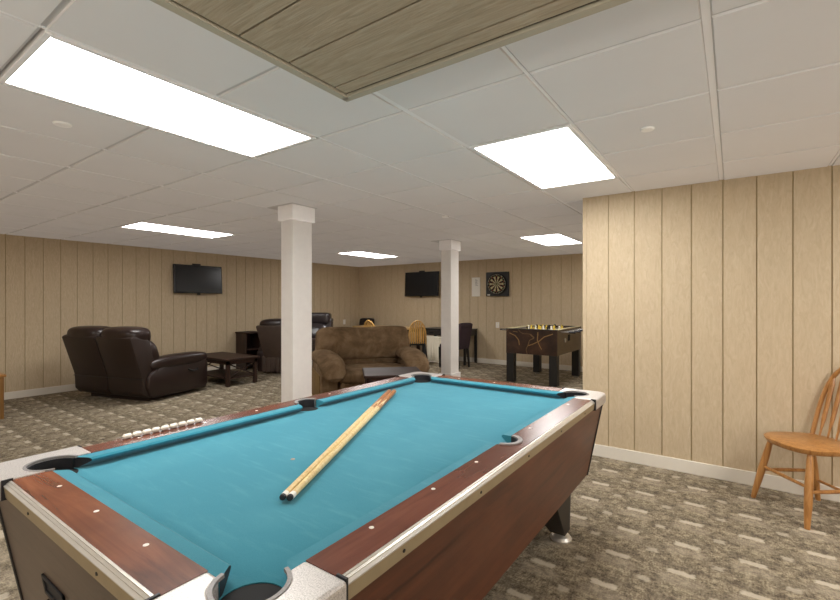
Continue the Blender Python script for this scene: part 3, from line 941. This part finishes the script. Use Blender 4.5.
# ------------------------------------------------------------------ windsor chairs
def windsor(label, loc, rot, wood_m, leg_m, spindles, wide, group=None, sw=.44):
    t = thing('windsor_chair', label, 'chair', loc, rot, group)
    zs = .455
    # saddle seat outline (front at -Y)
    pts = []
    for k in range(36):
        a = 2*PI*k/36
        x, y = math.cos(a), math.sin(a)
        e = 2.8
        s_ = (abs(x)**e + abs(y)**e) ** (-1/e)
        x, y = x*s_, y*s_
        wd = sw/2*(1.0 - .10*(y + 1)/2)
        pts.append((x*wd, y*.205 - (.02 if y < -.5 else 0)*(1 - x*x)))
    bm = BM(); hexa(bm, [(p[0]*.93, p[1]*.93, zs - .036) for p in pts], [(p[0], p[1], zs) for p in pts], .008)
    obj('seat', bm, leg_m, t, 40)
    feet = {}
    for sx in (-1, 1):
        for sy_ in (-1, 1):
            top = Vector((sx*.15, sy_*.13, zs - .03)); ft = Vector((sx*(.215 if sy_ < 0 else .175), sy_*(.205 if sy_ < 0 else .205), 0))
            feet[(sx, sy_)] = (top, ft)
            prof = [(0, .015), (.08, .017), (.3, .021), (.5, .0225), (.7, .021), (.92, .016), (1, .0145)]
            bm = BM(); tube(bm, [top.lerp(ft, f) for f, r in prof], [r for f, r in prof], 12); obj('leg', bm, leg_m, t)
    mids = {}
    for sx in (-1, 1):
        a = feet[(sx, -1)][0].lerp(feet[(sx, -1)][1], .52); b = feet[(sx, 1)][0].lerp(feet[(sx, 1)][1], .52)
        bm = BM(); tube(bm, [a, a.lerp(b, .25), a.lerp(b, .5), a.lerp(b, .75), b], [.008, .011, .0125, .011, .008], 10); obj('stretcher', bm, leg_m, t)
        mids[sx] = a.lerp(b, .45)
    a, b = feet[(-1, -1)][0].lerp(feet[(-1, -1)][1], .46), feet[(1, -1)][0].lerp(feet[(1, -1)][1], .46)
    bm = BM(); tube(bm, [a, a.lerp(b, .5), b], [.009, .012, .009], 10); obj('stretcher', bm, leg_m, t)
    a, b = feet[(-1, 1)][0].lerp(feet[(-1, 1)][1], .66), feet[(1, 1)][0].lerp(feet[(1, 1)][1], .66)
    bm = BM(); tube(bm, [a, b], .009, 10); obj('stretcher', bm, leg_m, t)
    # bowed back
    top_z, lean = .95, .13
    def bow(u):   # u in 0..1 around the hoop
        a = PI*u
        x = .175*math.cos(a)*(1 + .16*math.sin(a)); z = math.sin(a) ** .72
        return Vector((x, .165 + lean*z, zs - .01 + (top_z - zs)*z))
    bm = BM(); tube(bm, [bow(k/28) for k in range(29)], .0135, 10); obj('back_bow', bm, wood_m, t)
    n = spindles
    for k in range(n):
        f = (k + .5)/n*2 - 1
        xb = f*.145
        xt = f*.158
        # height where the hoop sits at that x
        best = min((bow(q/200) for q in range(20, 181)), key=lambda p: abs(p.x - xt))
        a = Vector((xb, .16, zs - .01)); b = best
        bm = BM()
        fr = [(0, .007, 1), (.12, .008, 1), (.28, .016, 1.0), (.5, .0165, 1), (.75, .0185, 1), (.86, .0195, 1), (.95, .010, 1), (1, .006, 1)] if not wide else [(0, .012, 1), (.2, .017, 1), (.6, .019, 1), (.9, .017, 1), (1, .012, 1)]
        tube(bm, [a.lerp(b, q[0]) for q in fr], [q[1] for q in fr], 10, flat=(.45, 1)); obj('spindle', bm, wood_m, t)
    return t
windsor('honey oak windsor chair against the right-hand panelled wall', (.405, 3.755, 0), face_rot(-.82, -.57), 'oak_z', 'oak_z', 5, False, 'windsor chairs')
windsor('windsor chair with pale slat back and dark legs, right of the far table', (-5.53, 7.77, 0), face_rot(-.575, .818), 'oak_light', 'black', 7, True, 'windsor chairs', .40)
windsor('windsor chair whose arched top shows just above the brown suede loveseat', (-6.28, 7.33, 0), PI, 'oak_light', 'black', 7, True, 'windsor chairs', .40)

# far dining table
t = thing('dining_table', 'long wood-topped dining table behind the brown suede loveseat', 'table', (-6.615, 8.08, 0), 0)
bm = BM(); box(bm, -.845, .845, -.29, .29, .725, .76, .006); obj('tabletop', bm, 'oak_top', t, 0)
bm = BM(); box(bm, -.77, .77, -.23, .23, .66, .725); obj('apron', bm, 'espresso', t, 0)
for sx in (-1, 1):
    for sy_ in (-1, 1):
        bm = BM(); box(bm, sx*.74 - .03, sx*.74 + .03, sy_*.2 - .03, sy_*.2 + .03, 0, .66, .004); obj('leg', bm, 'espresso_z', t, 0)

def parsons(label, loc, rot, mat):
    t = thing('upholstered_chair', label, 'chair', loc, rot, 'upholstered dining chairs')
    bm = BM(); pillow(bm, -.23, .23, -.26, .2, .37, .49, 5, 8); obj('seat', bm, mat, t)
    bm = BM(); slab(bm, -.225, .225, [(.14, .38), (.22, .38), (.31, .88), (.29, .90), (.24, .90), (.22, .86)], .018); b = obj('backrest', bm, mat, t)
    bm = BM(); pillow(bm, -.228, .228, .2, .325, .82, .915, 3, 8); obj('top_roll', bm, mat, b)
    for sx in (-1, 1):
        for sy_ in (-1, 1):
            bm = BM(); x, y = sx*.195, (-.22 if sy_ < 0 else .19); hexa(bm, rect4(x - .016, x + .016, y - .016 + (0 if sy_ < 0 else .04), y + .016 + (0 if sy_ < 0 else .04), 0), rect4(x - .022, x + .022, y - .022, y + .022, .42)); obj('leg', bm, 'black', t, 0)
    return t
parsons('dark upholstered chair in the far corner behind the dining table', (-7.74, 8.36, 0), 0, 'charcoal')
parsons('plum upholstered chair drawn up to the black desk behind the rear column', (-4.66, 7.85, 0), face_rot(-1.0, .05), 'purple')

# desk
t = thing('desk', 'black writing desk with one drawer against the far wall', 'desk', (-5.14, 8.44, 0), 0)
w, d, ht = 1.12, .54, .75
bm = BM(); box(bm, -w/2, w/2, -d/2, d/2, ht - .03, ht, .004); obj('tabletop', bm, 'black', t, 0)
bm = BM(); box(bm, -w/2 + .02, w/2 - .02, -d/2 + .03, d/2 - .02, ht - .15, ht - .03); obj('apron', bm, 'black', t, 0)
bm = BM(); box(bm, -w/2 + .08, -.06, -d/2 + .012, -d/2 + .03, ht - .14, ht - .04, .004); dr = obj('drawer', bm, 'leg_dark', t, 0)
bm = BM(); box(bm, -.36, -.26, -d/2 + .002, -d/2 + .013, ht - .105, ht - .08, .003); obj('handle', bm, 'black_deep', dr, 0)
for sx in (-1, 1):
    for sy_ in (-1, 1):
        bm = BM(); x, y = sx*(w/2 - .03), sy_*(d/2 - .03); box(bm, x - .025, x + .025, y - .025, y + .025, 0, ht - .03, .003); obj('leg', bm, 'black', t, 0)
# pale slatted cover under the desk
t = thing('slatted_panel', 'pale slatted panel standing on the floor beneath the black desk', 'panel', (-5.24, 8.235, 0), 0)
bm = BM(); box(bm, -.36, .36, .0, .03, .02, .56); box(bm, -.37, .37, -.02, .03, .54, .575, .003); box(bm, -.37, .37, -.02, .03, .0, .06, .003); obj('frame', bm, 'cream', t, 0)
for k in range(10):
    bm = BM(); x = -.33 + k*.0735; box(bm, x - .022, x + .022, -.014, .0, .06, .54, .004); obj('slat', bm, 'cream', t, 0)

# ------------------------------------------------------------------ dartboard, board and outlets on the far wall
t = thing('dartboard', 'round dartboard on a black square backboard on the far wall', 'dartboard', (-4.11, BW, 1.716), 0)
bm = BM(); box(bm, -.262, .262, -.05, -.001, -.258, .258, .006); obj('backboard', bm, 'black', t, 0)
# disc pieces built in the XZ plane
def sector(bm, r0, r1, a0, a1, y, n=4):
    ip = [(r0*math.cos(a0 + (a1-a0)*k/n), y, r0*math.sin(a0 + (a1-a0)*k/n)) for k in range(n + 1)]
    op = [(r1*math.cos(a0 + (a1-a0)*k/n), y, r1*math.sin(a0 + (a1-a0)*k/n)) for k in range(n + 1)]
    for k in range(n):
        bm.faces.new([bm.verts.new(q) for q in (ip[k], ip[k+1], op[k+1], op[k])])
bm = BM(); tube(bm, [(0, -.05, 0), (0, -.078, 0)], .225, 48); disc = obj('board', bm, 'black_sector', t)
step = 2*PI/20
bm = BM()
for (r0_, r1_, even, odd) in ((.018, .099, 0, 1), (.099, .108, 3, 2), (.108, .159, 0, 1), (.159, .170, 3, 2)):
    for k in range(20):
        n0 = len(bm.faces)
        sector(bm, r0_, r1_, PI/2 + step*(k - .5), PI/2 + step*(k + .5), -.0787)
        bm.faces.ensure_lookup_table()
        for f in list(bm.faces)[n0:]: f.material_index = odd if k % 2 == 0 else even
bmesh.ops.remove_doubles(bm, verts=bm.verts, dist=.0004)
obj('segments', bm, 'cream_sector', disc, 0, mats=['black_sector', 'red_sector', 'green_sector'])
bm = BM(); tube(bm, [(0, -.078, 0), (0, -.0795, 0)], .018, 20); tube(bm, [(0, -.0795, 0), (0, -.0805, 0)], .008, 16, mi=1); obj('bull', bm, 'green_sector', disc, 0, mats=['red_sector'])
bm = BM(); tube(bm, [(.206*math.cos(2*PI*k/48), -.082, .206*math.sin(2*PI*k/48)) for k in range(49)], .002, 6); obj('wire_ring', bm, 'wire', disc)
nums = [20, 1, 18, 4, 13, 6, 10, 15, 2, 17, 3, 19, 7, 16, 8, 11, 14, 9, 12, 5]
for k, nmb in enumerate(nums):
    cu = bpy.data.curves.new('num', 'FONT'); cu.body = str(nmb); cu.size = .042; cu.align_x = 'CENTER'; cu.align_y = 'CENTER'
    to = bpy.data.objects.new('num', cu); C.objects.link(to)
    bpy.context.view_layer.update()
    me = bpy.data.meshes.new_from_object(to.evaluated_get(bpy.context.evaluated_depsgraph_get()))
    a = PI/2 - k*step
    mt = Matrix.Translation((.188*math.cos(a), -.0795, .188*math.sin(a))) @ Matrix.Rotation(-(a - PI/2), 4, 'Y') @ Matrix.Rotation(PI/2, 4, 'X')
    me.transform(mt); nb = BM(); nb.from_mesh(me); obj('numeral', nb, 'cream_sector', disc, 0)
    bpy.data.objects.remove(to); bpy.data.curves.remove(cu); bpy.data.meshes.remove(me)
bm = BM(); box(bm, -.225, -.165, -.055, -.05, -.245, -.215); lb = obj('maker_label', bm, 'paper', t, 0); lb['label'] = 'small white sticker in the lower left corner'

t = thing('notice_board', 'narrow white notice panel on the far wall, left of the dartboard', 'notice', (-4.635, BW, 1.665), 0)
bm = BM(); box(bm, -.10, .10, -.02, -.001, -.21, .21, .004); obj('panel', bm, 'paper', t, 0)
bm = BM()
for k in range(9): box(bm, -.012, .06 - .02*(k % 3), -.0215, -.02, .03 + k*.016, .037 + k*.016)
obj('print', bm, 'grey_print', t, 0)

def outlet(label, loc, rot):
    t = thing('wall_outlet', label, 'outlet', loc, rot, 'wall outlets')
    bm = BM(); box(bm, -.04, .04, -.008, -.0005, -.06, .06, .003); obj('cover', bm, 'white_plastic', t, 0)
    for z in (-.025, .025):
        bm = BM(); box(bm, -.016, .016, -.0095, -.008, z - .014, z + .014, .002); obj('socket', bm, 'cream', t, 0)
outlet('white outlet on the far wall between the desk and the foosball table', (-4.12, BW, .84), 0)
outlet('white outlet on the left wall near the far corner, left of the dining table', (LW, 8.2, .82), PI/2)

# ------------------------------------------------------------------ foosball table
fx0, fx1, fy0, fy1 = -3.05, -2.21, 6.80, 8.12
t = thing('foosball_table', 'brown marbled foosball table on dark legs beside the right wall end', 'foosball table', ((fx0+fx1)/2, (fy0+fy1)/2, 0), 0)
w, d = fx1 - fx0, fy1 - fy0
zb, ztp = .50, .895
bm = BM()
box(bm, -w/2, w/2, -d/2, -d/2 + .03, zb, ztp, .004); obj('end_panel', bm, 'marble', t, 0)
bm = BM(); box(bm, -w/2, w/2, d/2 - .03, d/2, zb, ztp, .004); obj('end_panel', bm, 'marble', t, 0)
for s in (-1, 1):
    bm = BM(); box(bm, s*w/2 - (.03 if s > 0 else 0), s*w/2 + (0 if s > 0 else .03), -d/2 + .03, d/2 - .03, zb, ztp, .003); obj('side_panel', bm, 'foos_side', t, 0)
# tan veins crossing on the near end panel
bm = BM()
def vein(pts, r=.014):
    for a, b in zip(pts, pts[1:]):
        dx, dz = b[0]-a[0], b[1]-a[1]; L = math.hypot(dx, dz); nx, nz = -dz/L*r/2, dx/L*r/2
        bm.faces.new([bm.verts.new(q) for q in ((a[0]-nx, -d/2 - .0008, a[1]-nz), (b[0]-nx, -d/2 - .0008, b[1]-nz), (b[0]+nx, -d/2 - .0008, b[1]+nz), (a[0]+nx, -d/2 - .0008, a[1]+nz))])
vein([(.36, .84), (.22, .79), (.14, .72), (.02, .66), (-.04, .64)]); vein([(.12, .86), (.11, .74), (.14, .66), (.18, .59)]); vein([(-.36, .83), (-.26, .79), (-.2, .72), (-.19, .64)]); vein([(-.3, .86), (-.22, .85)], .008)
ve = obj('veining', bm, plain('tan_vein', '#9a7748', .5), t, 0)
bm = BM(); box(bm, -w/2 + .03, w/2 - .03, -d/2 + .03, d/2 - .03, zb + .12, zb + .14); obj('playing_field', bm, 'field', t, 0)
bm = BM()
box(bm, -w/2 - .005, -w/2 + .04, -d/2 + .04, d/2 - .04, ztp, ztp + .014, .004); obj('side_rim', bm, 'rim', t, 0)
bm = BM(); box(bm, w/2 - .04, w/2 + .005, -d/2 + .04, d/2 - .04, ztp, ztp + .014, .004); obj('side_rim', bm, 'rim', t, 0)
bm = BM(); box(bm, -w/2 - .005, w/2 + .005, -d/2 - .005, -d/2 + .04, ztp, ztp + .01, .003); obj('end_rim', bm, 'leg_dark', t, 0)
bm = BM(); box(bm, -w/2 - .005, w/2 + .005, d/2 - .04, d/2 + .005, ztp, ztp + .01, .003); obj('end_rim', bm, 'leg_dark', t, 0)
for sx in (-1, 1):
    for sy_ in (-1, 1):
        bm = BM(); x, y = sx*(w/2 - .065), sy_*(d/2 - .065); box(bm, x - .062, x + .062, y - .062, y + .062, .03, zb + .02, .006); lg = obj('leg', bm, 'black', t, 0)
        bm = BM(); lathe(bm, [(.04, 0), (.04, .014), (.018, .02), (.018, .035)], (x, y, 0), 16); obj('foot', bm, 'wire', lg)
zr = ztp - .05
for k in range(8):
    y = -d/2 + .14 + k*(d - .28)/7
    s = 1 if k % 2 == 0 else -1
    bm = BM(); tube(bm, [(-w/2 - .14, y, zr + .02), (w/2 + .14, y, zr + .02)], .008, 8); rd = obj('rod', bm, 'chrome', t)
    bm = BM(); tube(bm, [(s*(w/2 + .14), y, zr + .02), (s*(w/2 + .24), y, zr + .02)], [.015, .013], 10); obj('handle', bm, 'black_rubber', rd)
    n = [1, 2, 3, 5, 5, 3, 2, 1][k]
    for q in range(n):
        x = (q - (n - 1)/2)*(.68/max(n, 2))
        bm = BM()
        lathe(bm, [(.004, -.09), (.012, -.085), (.010, -.05), (.018, -.02), (.02, .02), (.011, .035), (.016, .045), (.015, .065), (.002, .072)], (x, y, zr + .02), 10)
        obj('player', bm, 'yellow' if s > 0 else ('black' if k != 3 else 'paper'), rd)
bm = BM(); 
hexa(bm, [(w/2 + .002, -.10, .70), (w/2 + .012, -.10, .70), (w/2 + .012, -.02, .70), (w/2 + .002, -.02, .70)], [(w/2 + .002, -.10, .80), (w/2 + .012, -.10, .80), (w/2 + .012, -.02, .80), (w/2 + .002, -.02, .80)], .003); obj('ball_return', bm, 'black_deep', t, 0)
bm = BM(); tube(bm, [(w/2, -.26, .72), (w/2 + .012, -.26, .72)], .035, 16); obj('ball_cup', bm, 'wire', t)

# ------------------------------------------------------------------ light
wd = bpy.data.worlds.new('world'); S.world = wd; wd.use_nodes = True
wd.node_tree.nodes['Background'].inputs['Color'].default_value = (1, .98, .95, 1)
wd.node_tree.nodes['Background'].inputs['Strength'].default_value = 0.3
def area(name, loc, sx, sy_, power, rot=(0, 0, 0), col=(1, .98, .95)):
    l = bpy.data.lights.new(name, 'AREA'); l.shape = 'RECTANGLE'; l.size = sx; l.size_y = sy_; l.energy = power; l.color = col
    o = bpy.data.objects.new(name, l); C.objects.link(o); o.location = loc; o.rotation_euler = rot
    return o
# unseen fill lamps added behind the camera; the right one an assumed fixture
area('fill_behind_left', (-5.5, -1.6, H - .03), .55, 1.15, 40)
area('fill_behind', (-2.3, -1.9, H - .03), .55, 1.15, 35)
area('lamp_right', (1.8, 2.7, H - .03), .55, 1.15, 45)
# fill lamp added behind the camera, aimed up to brighten the ceiling
area('upward_fill', (-.4, -2.2, 1.0), 1.6, 1.0, 40, (PI, 0, 0))

# added shadowless fill from below for ceiling parts, imitating bounced room light
su = bpy.data.lights.new('bounce_fill', 'SUN'); su.energy = .62; su.angle = 1.0; su.color = (1, .95, .985); su.use_shadow = False
so = bpy.data.objects.new('bounce_fill', su); C.objects.link(so)
so.rotation_euler = Vector((-.05, .05, 1)).to_track_quat('-Z', 'Y').to_euler()
rc = bpy.data.collections.new('ceiling_receivers')
for o in list(C.objects):
    if o.name.startswith(('ceiling', 'trim_2', 'trim_3', 'cover_plate', 'frame', 'diffuser', 'capital')): rc.objects.link(o)
so.light_linking.receiver_collection = rc
# soft fill lamp added right of the camera, brightening wall and columns
area('side_fill', (2.75, -.5, 1.75), 1.6, 1.2, 60, (PI/2, 0, .8))

# ------------------------------------------------------------------ camera
cam = bpy.data.cameras.new('camera'); co = bpy.data.objects.new('camera', cam); C.objects.link(co)
cam.sensor_fit = 'HORIZONTAL'; cam.sensor_width = 36; cam.lens = 36*F/840
cam.shift_y = (Y0 - 300)/840
cam.clip_start = .02
co.location = (0, 0, HC); co.rotation_euler = (PI/2, 0, PSI)
S.camera = co
S.view_settings.view_transform = 'Standard'
S.view_settings.look = 'None'
S.view_settings.exposure = 0.0
S.cycles.use_denoising = True
S.cycles.max_bounces = 10
S.cycles.diffuse_bounces = 6
